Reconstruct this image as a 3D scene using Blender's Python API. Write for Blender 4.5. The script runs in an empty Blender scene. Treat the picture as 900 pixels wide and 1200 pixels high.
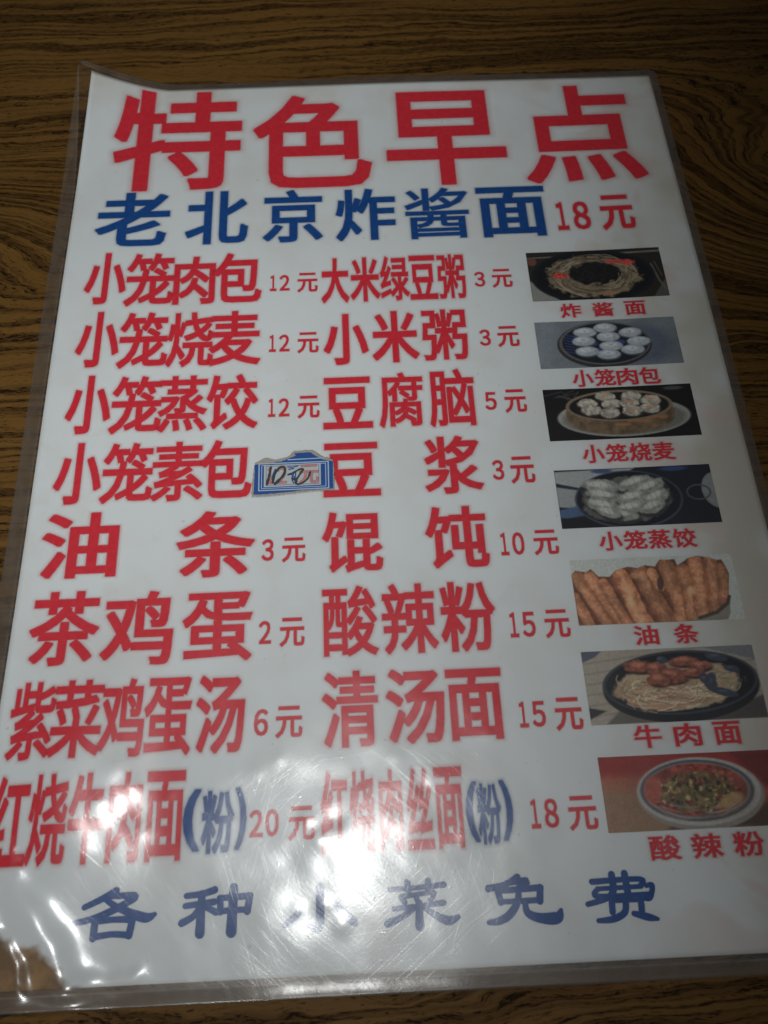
import bpy, bmesh, math, random
import numpy as np
from mathutils import Matrix, Vector

random.seed(7)
RNG = np.random.default_rng(11)
S = bpy.context.scene
COL = S.collection
MM = 0.001                       # everything below is laid out in millimetres on the table

# ------------------------------------------------------------------ camera
cam_d = bpy.data.cameras.new("camera")
cam = bpy.data.objects.new("camera", cam_d); COL.objects.link(cam)
cam_d.sensor_fit = 'VERTICAL'; cam_d.sensor_height = 36.0; cam_d.sensor_width = 27.0
cam_d.lens = 1050.4 / 1200 * 36.0
cam_d.clip_start = 0.005; cam_d.clip_end = 50
cam.matrix_world = Matrix(((0.99897, 0.04037, -0.02057, -8.70 * MM),
                           (-0.0453, 0.89477, -0.44423, -145.36 * MM),
                           (0.00047, 0.44471, 0.89568, 230.47 * MM),
                           (0, 0, 0, 1)))
cam_d.dof.use_dof = True
cam_d.dof.focus_distance = 0.262
cam_d.dof.aperture_fstop = 20.0
S.camera = cam

# ------------------------------------------------------------------ world + lamps
w = bpy.data.worlds.new("World"); S.world = w; w.use_nodes = True
bg = w.node_tree.nodes['Background']
bg.inputs[0].default_value = (0.92, 0.97, 1.0, 1); bg.inputs[1].default_value = 0.034

def spot(name, loc, aim, watts, size, radius, colour):
    ld = bpy.data.lights.new(name, 'SPOT'); ld.energy = watts; ld.color = colour
    ld.shadow_soft_size = radius; ld.spot_size = math.radians(size); ld.spot_blend = 1.0
    o = bpy.data.objects.new(name, ld); COL.objects.link(o); o.location = loc
    o.rotation_euler = (Vector(aim) - Vector(loc)).to_track_quat('-Z', 'Y').to_euler()
# the shaded lamp over the table (the one mirrored in the plastic) and a second one behind the photographer's shoulder
spot("pendant_lamp", (-0.058, 0.004, 1.40), (-0.050, -0.100, 0), 18.0, 17, .048, (.98, 1.0, .99))
spot("ceiling_lamp", (-0.34, -1.30, 1.55), (-0.070, 0.090, 0), 112.0, 12.4, .09, (.965, 1.0, .985))

S.view_settings.view_transform = 'Standard'; S.view_settings.look = 'None'
S.view_settings.exposure = 0; S.view_settings.gamma = 1
S.render.engine = 'CYCLES'
S.cycles.transparent_max_bounces = 10
S.cycles.max_bounces = 4
S.cycles.adaptive_threshold = .02

# ------------------------------------------------------------------ helpers
def lin(r, g, b):
    f = lambda c: (c / 255 / 12.92) if c / 255 <= 0.04045 else ((c / 255 + 0.055) / 1.055) ** 2.4
    return (f(r), f(g), f(b))

class NT:
    """small wrapper for writing node trees as expressions"""
    def __init__(s, name):
        s.m = bpy.data.materials.new(name); s.m.use_nodes = True
        s.t = s.m.node_tree; s.t.nodes.clear()
        s.out = s.n('ShaderNodeOutputMaterial')
    def n(s, kind, **kw):
        x = s.t.nodes.new(kind)
        for k, v in kw.items(): setattr(x, k, v)
        return x
    def set(s, sock, v):
        if isinstance(v, bpy.types.NodeSocket): s.t.links.new(v, sock)
        elif isinstance(v, (tuple, list)) and len(v) == 3 and sock.type == 'RGBA': sock.default_value = (*v, 1)
        else: sock.default_value = v
    def math(s, op, a, b=0.0, c=None, clamp=False):
        x = s.n('ShaderNodeMath', operation=op); x.use_clamp = clamp
        s.set(x.inputs[0], a); s.set(x.inputs[1], b)
        if c is not None: s.set(x.inputs[2], c)
        return x.outputs[0]
    def add(s, a, b): return s.math('ADD', a, b)
    def sub(s, a, b): return s.math('SUBTRACT', a, b)
    def mul(s, a, b): return s.math('MULTIPLY', a, b)
    def smooth(s, v, a, b, lo=0.0, hi=1.0):
        x = s.n('ShaderNodeMapRange', interpolation_type='SMOOTHSTEP')
        s.set(x.inputs[0], v); s.set(x.inputs[1], a); s.set(x.inputs[2], b); s.set(x.inputs[3], lo); s.set(x.inputs[4], hi)
        return x.outputs[0]
    def mixc(s, f, a, b):
        x = s.n('ShaderNodeMix', data_type='RGBA'); s.set(x.inputs[0], f); s.set(x.inputs[6], a); s.set(x.inputs[7], b)
        return x.outputs[2]
    def mixs(s, f, a, b):
        x = s.n('ShaderNodeMixShader'); s.set(x.inputs[0], f); s.t.links.new(a, x.inputs[1]); s.t.links.new(b, x.inputs[2])
        return x.outputs[0]
    def vec(s, x, y, z=0.0):
        c = s.n('ShaderNodeCombineXYZ'); s.set(c.inputs[0], x); s.set(c.inputs[1], y); s.set(c.inputs[2], z)
        return c.outputs[0]
    def noise(s, v, scale=1.0, detail=2.0, rough=0.5, dist=0.0, colour=False):
        x = s.n('ShaderNodeTexNoise'); s.set(x.inputs['Vector'], v); x.inputs['Scale'].default_value = scale
        x.inputs['Detail'].default_value = detail; x.inputs['Roughness'].default_value = rough; x.inputs['Distortion'].default_value = dist
        return x.outputs['Color' if colour else 'Fac']
    def xyz_mm(s):
        """object coordinates in millimetres -> (x, y)"""
        tc = s.n('ShaderNodeTexCoord'); vm = s.n('ShaderNodeVectorMath', operation='SCALE')
        s.t.links.new(tc.outputs['Object'], vm.inputs[0]); vm.inputs['Scale'].default_value = 1000
        sp = s.n('ShaderNodeSeparateXYZ'); s.t.links.new(vm.outputs[0], sp.inputs[0])
        return vm.outputs[0], sp.outputs[0], sp.outputs[1]
    def principled(s, col, rough=0.5, spec=0.5, normal=None):
        p = s.n('ShaderNodeBsdfPrincipled'); s.set(p.inputs['Base Color'], col); s.set(p.inputs['Roughness'], rough)
        s.set(p.inputs['Specular IOR Level'], spec)
        if normal is not None: s.t.links.new(normal, p.inputs['Normal'])
        return p.outputs[0]
    def bump(s, h, strength=1.0, distance=0.0001):
        b = s.n('ShaderNodeBump'); b.inputs['Strength'].default_value = strength; b.inputs['Distance'].default_value = distance
        s.t.links.new(h, b.inputs['Height']); return b.outputs[0]
    def done(s, shader):
        s.t.links.new(shader, s.out.inputs['Surface']); return s.m

def rot(nt, x, y, deg):
    c, sn = math.cos(math.radians(deg)), math.sin(math.radians(deg))
    return (nt.add(nt.mul(x, c), nt.mul(y, sn)), nt.sub(nt.mul(y, c), nt.mul(x, sn)))

# ------------------------------------------------------------------ materials
def mat_wood():
    n = NT('dark_oak'); v, x, y = n.xyz_mm()
    wob = n.noise(n.vec(n.mul(x, .012), n.mul(y, .03)), 1, 3, .55)
    wob2 = n.noise(n.vec(n.mul(x, .05), n.mul(y, .16), 3.1), 1, 3, .6)
    def hill(cx, cy, sx, sy, amp):
        dx = n.mul(n.sub(x, cx), 1 / sx); dy = n.mul(n.sub(y, cy), 1 / sy)
        r2 = n.add(n.mul(dx, dx), n.mul(dy, dy))
        return n.mul(n.math('EXPONENT', n.mul(r2, -0.5)), amp)
    g = n.add(y, n.add(n.mul(n.sub(wob, .5), 16), n.mul(n.sub(wob2, .5), 3.6)))
    g = n.add(g, n.mul(x, -.03))
    g = n.add(g, hill(150, 88, 30, 30, 62))
    g = n.add(g, hill(-158, 78, 34, 17, -34))
    g = n.add(g, hill(-20, -175, 70, 25, 12))
    band = n.noise(n.vec(n.mul(g, .42), n.mul(x, .006), 7.0), 1, 2.0, .5)
    fine = n.noise(n.vec(n.mul(g, .95), n.mul(x, .014), 1.0), 1, 3, .6)
    y2 = n.add(n.mul(g, .8), n.mul(y, .2))
    pore = n.noise(n.vec(n.mul(x, .27), n.mul(y2, 2.0), 0.4), 1, 3, .65)
    pore2 = n.noise(n.vec(n.mul(x, .62), n.mul(y2, 4.6), 5.4), 1, 2, .6)
    early = n.smooth(n.add(n.mul(band, .62), n.mul(fine, .38)), .43, .56)     # 1 = pale latewood
    pp = n.add(n.mul(pore, .55), n.mul(pore2, .45))
    thr = n.sub(pp, n.mul(early, -.11))
    dark = n.smooth(thr, .435, .575, 1.0, 0)
    dark = n.math('MAXIMUM', dark, n.mul(n.sub(1.0, early), .58))
    tone = n.noise(n.vec(n.mul(x, .02), n.mul(y, .05), 9.0), 1, 2, .5)
    pale = n.mixc(tone, (.112, .053, .0130), (.185, .093, .0235))
    col = n.mixc(n.math('MINIMUM', dark, 1.0), pale, (.014, .0060, .0018))
    nrm = n.bump(n.sub(1.0, dark), .35, .00012)
    return n.done(n.principled(col, n.add(.5, n.mul(dark, .2)), .10, nrm))

def mat_paper():
    n = NT('menu_paper'); v, x, y = n.xyz_mm()
    base = (.735, .765, .775)
    mott = n.noise(v, .035, 3, .6)
    col = n.mixc(n.smooth(mott, .42, .72, 0, .6), base, (.67, .69, .675))
    col = n.mixc(n.smooth(n.noise(v, .11, 4, .65, .6), .58, .74, 0, .30), col, (.63, .62, .58))
    # pinkish / yellowish soiling creeping in from the top and right-hand edges
    e1 = n.smooth(n.add(x, n.mul(n.noise(v, .05, 3, .6), 40)), 88, 114, 0, 1)
    soil = n.noise(v, .028, 2, .5)
    col = n.mixc(n.mul(e1, n.smooth(soil, .40, .58, .25, .8)), col, (.53, .475, .385))
    e2 = n.smooth(n.add(y, n.mul(n.noise(v, .06, 3, .6), 30)), 148, 166, 0, .7)
    col = n.mixc(n.mul(e2, n.smooth(soil, .40, .6, .1, .9)), col, (.64, .58, .50))
    pk = n.mul(n.smooth(n.noise(v, .04, 2, .5, 1.0), .54, .66, 0, .5), n.smooth(x, 40, 90, .15, 1))
    col = n.mixc(pk, col, (.64, .49, .455))
    # liquid-soaked, brown lower left corner
    jag = n.mul(n.sub(n.noise(v, .10, 3, .6), .5), 16)
    dist = n.add(n.add(n.mul(n.add(x, 105), .80), n.add(y, 148.5)), jag)
    st = n.smooth(dist, 18.5, 22.5, 1, 0)
    ring = n.smooth(n.noise(v, .13, 3, .6), .40, .62)
    col = n.mixc(n.mul(st, .93), col, n.mixc(ring, (.16, .072, .008), (.33, .165, .042)))
    n2 = n.smooth(n.noise(v, .42, 2, .5), .735, .765, 0, .55)
    col = n.mixc(n2, col, (.5, .48, .45))
    return n.done(n.principled(col, .75, .2))

def mat_ink(name, col, col2):
    n = NT(name); v, x, y = n.xyz_mm()
    c = n.mixc(n.smooth(n.noise(v, .6, 3, .6), .35, .7), col, col2)
    den = n.n('ShaderNodeAttribute', attribute_name='ink_cover').outputs['Fac']
    tr = n.n('ShaderNodeBsdfTransparent').outputs[0]
    d = n.n('ShaderNodeBsdfDiffuse'); n.set(d.inputs[0], c)
    return n.done(n.mixs(den, tr, d.outputs[0]))

def mat_film():
    n = NT('scuffed_laminate'); v, x, y = n.xyz_mm()
    # long fine scratches in several directions
    h = None
    for i, (deg, fa, fc, lo, hi, am) in enumerate(((38, .035, 2.6, .60, .72, .8), (-52, .03, 2.2, .61, .72, .9), (-40, .045, 3.4, .60, .70, .8),
                                               (72, .04, 2.4, .62, .74, .7), (8, .03, 2.0, .63, .75, .6), (-70, .035, 2.9, .62, .73, .7))):
        a, b = rot(n, x, y, deg)
        wv = n.mul(n.noise(n.vec(n.mul(a, .05), n.mul(b, .05), i * 3.3), 1, 1, .5), 3.0)
        s_ = n.noise(n.vec(n.mul(a, fa), n.mul(n.add(b, wv), fc * 1.8), i * 7.7), 1, 2, .6)
        s_ = n.mul(n.smooth(s_, lo, hi), am)
        h = s_ if h is None else n.add(h, s_)
    wear = n.smooth(n.add(n.mul(y, -.0075), n.mul(n.noise(v, .03, 3, .6), 1.0)), .35, 1.35, .10, 1.0)   # the held end is worn most
    micro = n.noise(v, 1.3, 3, .65)
    pits = n.smooth(n.noise(v, .55, 2, .55), .70, .78)
    hh = n.add(n.mul(n.mul(h, wear), .22), n.add(n.mul(micro, n.add(.10, n.mul(wear, .34))), n.mul(pits, .8)))
    nrm = n.bump(hh, 1.0, .000010)
    geo = n.n('ShaderNodeNewGeometry'); dt = n.n('ShaderNodeVectorMath', operation='DOT_PRODUCT')
    n.t.links.new(nrm, dt.inputs[0]); n.t.links.new(geo.outputs['Incoming'], dt.inputs[1])
    fr = n.add(.04, n.mul(n.math('POWER', n.sub(1.0, n.math('ABSOLUTE', dt.outputs['Value'])), 5.0), .96))
    g1 = n.n('ShaderNodeBsdfGlossy'); n.set(g1.inputs['Roughness'], n.add(.10, n.mul(wear, .05))); n.t.links.new(nrm, g1.inputs['Normal'])
    g2 = n.n('ShaderNodeBsdfGlossy'); n.set(g2.inputs['Roughness'], .32); n.t.links.new(nrm, g2.inputs['Normal'])
    gl = n.mixs(.44, g1.outputs[0], g2.outputs[0])
    tr = n.n('ShaderNodeBsdfTransparent').outputs[0]
    milk = n.n('ShaderNodeBsdfDiffuse'); 
    # the sealed rim outside the paper is cloudier and dirtier
    rim = n.math('MAXIMUM', n.smooth(n.math('ABSOLUTE', n.add(x, .2)), 105.1, 105.9), n.smooth(n.math('ABSOLUTE', n.add(y, .6)), 148.9, 149.6))
    cloud = n.smooth(n.noise(n.vec(n.mul(x, .16), n.mul(y, .10)), 1, 4, .65), .30, .70)
    veil = n.add(n.mul(wear, .02), n.mul(rim, n.add(.11, n.mul(cloud, n.add(.20, n.mul(wear, .12))))))
    veil = n.add(veil, n.mul(n.mul(h, wear), .015))
    n.set(milk.inputs[0], n.mixc(n.mul(rim, .95), (.62, .62, .60), (.190, .136, .092)))
    body = n.mixs(veil, tr, milk.outputs[0])
    return n.done(n.mixs(n.math('MULTIPLY', fr, 1.9, clamp=True), body, gl))

def mat_print(name):
    n = NT(name)
    at = n.n('ShaderNodeAttribute', attribute_name='ink')
    return n.done(n.principled(at.outputs['Color'], .6, .2))

def mat_plain(name, col, rough=.6, var=.15):
    n = NT(name); v, x, y = n.xyz_mm()
    c = n.mixc(n.mul(n.noise(v, .9, 3, .6), 1.0), tuple(k * (1 - var) for k in col), tuple(min(1, k * (1 + var)) for k in col))
    return n.done(n.principled(c, rough, .25))

M_WOOD, M_PAPER, M_FILM = mat_wood(), mat_paper(), mat_film()
M_RED = mat_ink('red_ink', (.66, .026, .044), (.70, .036, .054))
M_BLUE = mat_ink('blue_ink', (.008, .062, .25), (.012, .080, .29))
M_PRINT = mat_print('photo_print')

# ------------------------------------------------------------------ shape of the lying menu (mm)
_wv = []
for k in range(16):
    lam = RNG.uniform(16, 46); a = RNG.uniform(0, 2 * math.pi)
    _wv.append((2 * math.pi / lam * math.cos(a), 2 * math.pi / lam * math.sin(a), RNG.uniform(0, 6.28), lam / 46))
def waves(x, y):
    s = np.zeros_like(x)
    for kx, ky, ph, am in _wv: s += am * np.sin(kx * x + ky * y + ph)
    return s / 4.0
def sst(t): t = np.clip(t, 0, 1); return t * t * (3 - 2 * t)
def base_h(x, y):
    """height of the sheet over the table: curled top left corner, slight edge lift, faint waves"""
    d = (x + 105) + .6 * (148.5 - y)
    t = np.clip(1 - d / 30, 0, 1.25)
    h = 9.6 * t ** 1.35
    h += .9 * sst((x - 60) / 48) * (0.55 + .45 * np.sin(y / 40 + .6))
    h += .35 * sst((-70 - x) / 40) * (0.6 + .4 * np.sin(y / 23))
    h += .5 * sst((y - 125) / 28) * (.5 + .5 * np.sin(x / 28 + 1.2))
    h += .25 + .10 * (waves(x, y) + 1.6) * (0.35 + .65 * sst((10 - y) / 120))
    g = sum(np.clip((-63.0 + o - x) / 21.0, 0, 1) for o in (-3, -1.5, 0, 1.5, 3)) / 5 * sst((x + 112) / 26)
    h += 2.75 * g * np.exp(-((y + 105) / 20) ** 2 / 2)          # buckle at the left of the lower rows
    # puckered lower left corner
    q = sst((-68 - x) / 30) * sst((-118 - y) / 30)
    h += 1.1 * q
    return h
def shift(x, y, h0=None):
    d = (x + 105) + .6 * (148.5 - y)
    t = np.clip(1 - d / 30, 0, 1.25)
    h = 9.6 * t ** 1.35
    return x + .36 * h, y - .10 * h

DENTS = [(-33.5, -99.5, 1.5, .20), (-38.8, -102.4, 1.7, .20), (-18.7, -114.6, 1.6, -.18), (-23, -119.3, 1.5, .2), (12.3, -120, 1.5, .22),
         (-26, -114.3, 1.3, .2), (-73.1, -99.8, 2.4, .34), (-69, -104.5, 1.9, .28), (-76.5, -108.9, 2.4, .30), (-71, -111, 2.2, -.25), (-22.2, -133.6, 1.4, .2),
         (-28.2, -134.3, 1.4, .18), (-18.2, -138.4, 1.5, .2), (-60, -107, 1.2, .16), (-66, -116, 2.0, .2), (-30, -123, 2.4, -.2), (5, -86, 2.2, .16), (-12, -79, 2.6, .2),
         (8, -70, 2.4, .18), (-40, -88, 1.4, .15), (-55, -118, 1.6, .17), (20, -95, 1.4, .16), (-92, -36, 2.2, .28), (-95, -41, 1.6, .24), (-88, -39, 1.5, -.2), (-97, -33, 1.3, .2),
         (-100, -64, 2.0, .22), (-84, -70, 1.7, .2), (88, -98, 3.0, .18), (95, -104, 2.6, .2), (3, -108, 1.2, -.15), (-4, -100, 1.6, .13), (-46, -130, 1.6, .15), (-80, -120, 2, .2)]
for k in range(46):
    DENTS.append((RNG.uniform(-104, 60), RNG.uniform(-148, -60), RNG.uniform(.9, 2.3), RNG.choice([-1, 1]) * RNG.uniform(.015, .05)))
RIDGES = [((-101, -119), (-76.5, -154), 3.0, 1.35), ((-103, -124), (-91, -147), 1.5, 1.1), ((-88, -150), (-66, -147), 1.6, .40),
          ((-101, -112), (-95, -122), 1.1, .35), ((-109, -60), (-106, -128), 1.1, .35)]
def film_extra(x, y):
    h = np.zeros_like(x)
    for cx, cy, s, a in DENTS:
        h += .40 * a * np.exp(-((x - cx) ** 2 + (y - cy) ** 2) / (2 * s * s))
    for (ax, ay), (bx, by), wd, a in RIDGES:
        L2 = (bx - ax) ** 2 + (by - ay) ** 2
        t = ((x - ax) * (bx - ax) + (y - ay) * (by - ay)) / L2
        px = ax + np.clip(t, 0, 1) * (bx - ax); py = ay + np.clip(t, 0, 1) * (by - ay)
        wob = .6 * np.sin(t * 9 + ax) + .2 * np.sin(t * 27)
        nx, ny = -(by - ay) / math.sqrt(L2), (bx - ax) / math.sqrt(L2)
        dd = (x - px) * nx + (y - py) * ny + wob
        al = np.sqrt(np.maximum((x - px) ** 2 + (y - py) ** 2 - ((x - px) * nx + (y - py) * ny) ** 2, 0))
        h += a * np.exp(-(dd / wd) ** 2 / 2 - (al / 3) ** 2) * (.35 + .65 * sst(t * 2.5 + .2))
    low = sst((20 - y) / 110)
    h += .032 * low * (waves(x * 1.7 + 31, y * 1.7 - 12) + .6 * waves(x * 3.4 - 9, y * 3.4))
    return np.maximum(h, -.20)

def place(pts, off, extra=False):
    """flat sheet coordinates (mm) -> lying on the curved menu (m)"""
    p = np.asarray(pts, float); x, y = p[:, 0], p[:, 1]
    z = base_h(x, y) + off
    if extra: z = z + film_extra(x, y)
    X, Y = shift(x, y)
    return np.stack([X, Y, z], 1) * MM

def link(name, verts, faces, mat, parent=None, smooth=True):
    me = bpy.data.meshes.new(name)
    me.from_pydata([tuple(v) for v in verts], [], faces)
    me.materials.append(mat)
    if smooth: me.polygons.foreach_set('use_smooth', [True] * len(me.polygons))
    me.update()
    o = bpy.data.objects.new(name, me); COL.objects.link(o)
    if parent is not None: o.parent = parent
    return o

def grid(x0, x1, y0, y1, step):
    nx = max(2, int(round((x1 - x0) / step)) + 1); ny = max(2, int(round((y1 - y0) / step)) + 1)
    xs, ys = np.linspace(x0, x1, nx), np.linspace(y0, y1, ny)
    gx, gy = np.meshgrid(xs, ys)
    idx = np.arange(nx * ny).reshape(ny, nx)
    f = np.stack([idx[:-1, :-1], idx[:-1, 1:], idx[1:, 1:], idx[1:, :-1]], -1).reshape(-1, 4)
    return np.stack([gx.ravel(), gy.ravel()], 1), f.tolist(), nx, ny

# ------------------------------------------------------------------ table
def build_table():
    bm = bmesh.new()
    bmesh.ops.create_cube(bm, size=1)
    for v in bm.verts:
        v.co.x *= 1.10; v.co.y *= .70; v.co.z = v.co.z * .028 - .014
    bmesh.ops.bevel(bm, geom=list(bm.edges), offset=.004, segments=3, affect='EDGES', profile=.5)
    me = bpy.data.meshes.new('wooden_table'); bm.to_mesh(me); bm.free()
    me.materials.append(M_WOOD)
    o = bpy.data.objects.new('wooden_table', me); COL.objects.link(o)
    o['label'] = 'dark brown oak table top with streaky wood grain under the laminated menu'
    o['category'] = 'table'
    return o
build_table()

# ------------------------------------------------------------------ menu: paper and pouch
menu = bpy.data.objects.new('laminated_menu', None); COL.objects.link(menu)
menu['label'] = 'white laminated menu sheet with red and blue Chinese writing lying on the wooden table'
menu['category'] = 'menu'

def build_paper():
    top, f, nx, ny = grid(-105, 105, -148.5, 148.5, 1.5)
    up = place(top, 0.0); dn = place(top, -.12)
    n = len(top); faces = list(f) + [[n + i for i in reversed(q)] for q in f]
    ring = [i for i in range(nx)] + [(j + 1) * nx - 1 for j in range(1, ny)] + [(ny - 1) * nx + i for i in range(nx - 2, -1, -1)] + [j * nx for j in range(ny - 2, 0, -1)]
    for a, b in zip(ring, ring[1:] + ring[:1]): faces.append([a, n + a, n + b, b])
    link('paper_sheet', np.vstack([up, dn]), faces, M_PAPER, menu)
build_paper()

FX0, FX1, FY0, FY1 = -110.0, 107.8, -153.1, 151.2
def build_film():
    top, f, nx, ny = grid(FX0, FX1, FY0, FY1, .62)
    x, y = top[:, 0].copy(), top[:, 1].copy()
    # edge slightly uneven, corners clipped round
    for cx, cy, sx, sy in ((FX0, FY0, 1, 1), (FX1, FY0, -1, 1), (FX0, FY1, 1, -1), (FX1, FY1, -1, -1)):
        r = 3.0
        ux, uy = (x - cx) * sx, (y - cy) * sy
        m = (ux < r) & (uy < r)
        dx, dy = r - ux[m], r - uy[m]
        dd = np.hypot(dx, dy); mx = np.maximum(dx, dy)
        k = np.where(dd > 1e-6, mx / np.maximum(dd, 1e-6), 1)
        x[m] = cx + sx * (r - dx * k); y[m] = cy + sy * (r - dy * k)
    y += np.where(y > 150, .5 * np.sin(x / 19 + 1), 0) * 0.6
    t2 = np.stack([x, y], 1)
    up = place(t2, .36, True)
    dn = place(t2, -.20)
    ed = np.minimum(np.minimum(x - FX0, FX1 - x), np.minimum(y - FY0, FY1 - y))
    seal = sst((ed - .5) / 3.2)
    mid = place(t2, .02)
    up[:, 2] = mid[:, 2] + (up[:, 2] - mid[:, 2]) * (.35 + .65 * seal)
    dn[:, 2] = np.maximum(mid[:, 2] + (dn[:, 2] - mid[:, 2]) * (.35 + .65 * seal), .00002)
    up[:, 2] = np.maximum(up[:, 2], dn[:, 2] + .00008)
    n = len(t2); faces = list(f) + [[n + i for i in reversed(q)] for q in f]
    ring = [i for i in range(nx)] + [(j + 1) * nx - 1 for j in range(1, ny)] + [(ny - 1) * nx + i for i in range(nx - 2, -1, -1)] + [j * nx for j in range(ny - 2, 0, -1)]
    for a, b in zip(ring, ring[1:] + ring[:1]): faces.append([a, n + a, n + b, b])
    link('laminating_pouch', np.vstack([up, dn]), faces, M_FILM, menu)
build_film()

# ------------------------------------------------------------------ lettering
_GL = {}
def glyph(txt):
    """outline of a string in the built-in font: triangles and boundary segments in em units"""
    if txt in _GL: return _GL[txt]
    c = bpy.data.curves.new('t', 'FONT'); c.body = txt; c.size = 1.0; c.resolution_u = 3
    o = bpy.data.objects.new('t', c); COL.objects.link(o)
    me = bpy.data.meshes.new_from_object(o.evaluated_get(bpy.context.evaluated_depsgraph_get()))
    bpy.data.objects.remove(o); bpy.data.curves.remove(c)
    v = np.array([q.co[:2] for q in me.vertices])
    cnt, tri = {}, []
    for p in me.polygons:
        vs = list(p.vertices)
        for k in range(1, len(vs) - 1): tri.append((vs[0], vs[k], vs[k + 1]))
        for i, j in zip(vs, vs[1:] + vs[:1]):
            e = (min(i, j), max(i, j)); cnt[e] = cnt.get(e, 0) + 1
    bpy.data.meshes.remove(me)
    # the outline meshes are filled without shared vertices along curves in places: weld by position
    seg = [(v[i], v[j]) for (i, j), k in cnt.items() if k == 1]
    _GL[txt] = (v, np.array(tri), np.array(seg))
    return _GL[txt]

def glyph_field(txt, box, bold, pad, step):
    """signed distance (em) to the emboldened glyph on a grid over box (mm)"""
    v, tri, seg = glyph(txt)
    L = np.linalg.norm(seg[:, 1] - seg[:, 0], axis=1).sum()
    if bold is None: bold = float(np.clip(.037 - .0018 * L, .007, .028))
    bx, by = bold * 1.15, bold * .85
    lo, hi = v.min(0) - (bx, by), v.max(0) + (bx, by)
    x0, x1, y0, y1 = box
    sc = np.array([x1 - x0, y1 - y0]) / (hi - lo)
    pts, f, nx, ny = grid(x0 - pad, x1 + pad, y0 - pad, y1 + pad, step)
    q = (pts - np.array([x0, y0])) / sc + lo                 # em coordinates
    ins = np.zeros(len(q), bool)
    for a_, b_, c_ in tri:
        A, B, C = v[a_], v[b_], v[c_]
        mn, mx = np.minimum(np.minimum(A, B), C), np.maximum(np.maximum(A, B), C)
        m = np.where((q[:, 0] >= mn[0]) & (q[:, 0] <= mx[0]) & (q[:, 1] >= mn[1]) & (q[:, 1] <= mx[1]))[0]
        if not len(m): continue
        p = q[m]
        cr = lambda P, Q: (Q[0] - P[0]) * (p[:, 1] - P[1]) - (Q[1] - P[1]) * (p[:, 0] - P[0])
        d1, d2, d3 = cr(A, B), cr(B, C), cr(C, A)
        ins[m] |= ((d1 >= -1e-9) & (d2 >= -1e-9) & (d3 >= -1e-9)) | ((d1 <= 1e-9) & (d2 <= 1e-9) & (d3 <= 1e-9))
    best = np.full(len(q), 9.0)
    k = np.array([1 / 1.15, 1 / .85])
    Q = q * k; P0, P1 = seg[:, 0] * k, seg[:, 1] * k
    for a_, b_ in zip(P0, P1):
        R = .22
        m = np.where((Q[:, 0] > min(a_[0], b_[0]) - R) & (Q[:, 0] < max(a_[0], b_[0]) + R) & (Q[:, 1] > min(a_[1], b_[1]) - R) & (Q[:, 1] < max(a_[1], b_[1]) + R))[0]
        if not len(m): continue
        d = b_ - a_; p = Q[m] - a_
        t = np.clip((p @ d) / max(d @ d, 1e-12), 0, 1)
        dx = np.abs(p - t[:, None] * d)
        dist = (dx[:, 0] ** 4 + dx[:, 1] ** 4) ** .25
        best[m] = np.minimum(best[m], dist)
    sd = np.where(ins, -best, best) - bold
    return pts, f, sd, math.sqrt(sc[0] * sc[1])

def lettering(name, chunks, ink='red', bold=None, bleed=.7, tail=.36, parent=None, label=None, lift=.0, step=.2, mat=None):
    """one printed string = one inked patch following the sheet; ink density runs out softly over `bleed` mm.
       chunks = [(text, x0, x1, y0, y1[, bold])]"""
    V, F, A = [], [], []
    base = 0
    for k, ch in enumerate(chunks):
        txt, x0, x1, y0, y1 = ch[:5]; b = ch[5] if len(ch) > 5 else bold
        if -101.5 < x0 < -95: x0 += .8
        pts, f, sd, sc = glyph_field(txt, (x0, x1, y0, y1), b, max(bleed, .3) * 1.4, step)
        d = sd * sc                                           # mm
        core = np.clip(.5 - d / .26, 0, 1)
        halo = tail * np.exp(-np.maximum(d, 0) / max(bleed * .45, .02)) * (d < bleed * 1.4)
        al = np.clip(np.maximum(core, halo), 0, 1)
        fa = np.array(f); keep = al[fa].max(1) > .02
        fa = fa[keep]; used = np.unique(fa); remap = -np.ones(len(pts), int); remap[used] = np.arange(len(used))
        V.append(place(pts[used], .06 + lift + .003 * k)); F += (remap[fa] + base).tolist(); A.append(al[used]); base += len(used)
    o = link(name, np.vstack(V), F, mat or (M_RED if ink == 'red' else M_BLUE), parent or menu, smooth=False)
    at = o.data.attributes.new('ink_cover', 'FLOAT', 'POINT'); at.data.foreach_set('value', np.concatenate(A).astype(np.float32))
    if label: o['label'] = label
    return o

lettering('heading', [('特', -94, -48, 97.2, 146.6), ('色', -43.8, -1.5, 96.4, 142.8), ('早', 4, 47, 95.6, 142.8), ('点', 53, 95.6, 94.8, 143.8)],
          bold=.018, bleed=1.6, tail=.30, step=.25, label='large red heading of four characters')
HX = [(-97.4, -71.6), (-66, -44.8), (-39.6, -19.4), (-14.8, 5.8), (9, 31), (34, 57.8)]
lettering('dish_heading', [(c, a, b, 72.2 - .3 * i, 96.6 - .6 * i, .012 if c == '酱' else .021) for i, (c, (a, b)) in enumerate(zip('老北京炸酱面', HX))],
          ink='blue', label='bold blue dish line under the heading')

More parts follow.
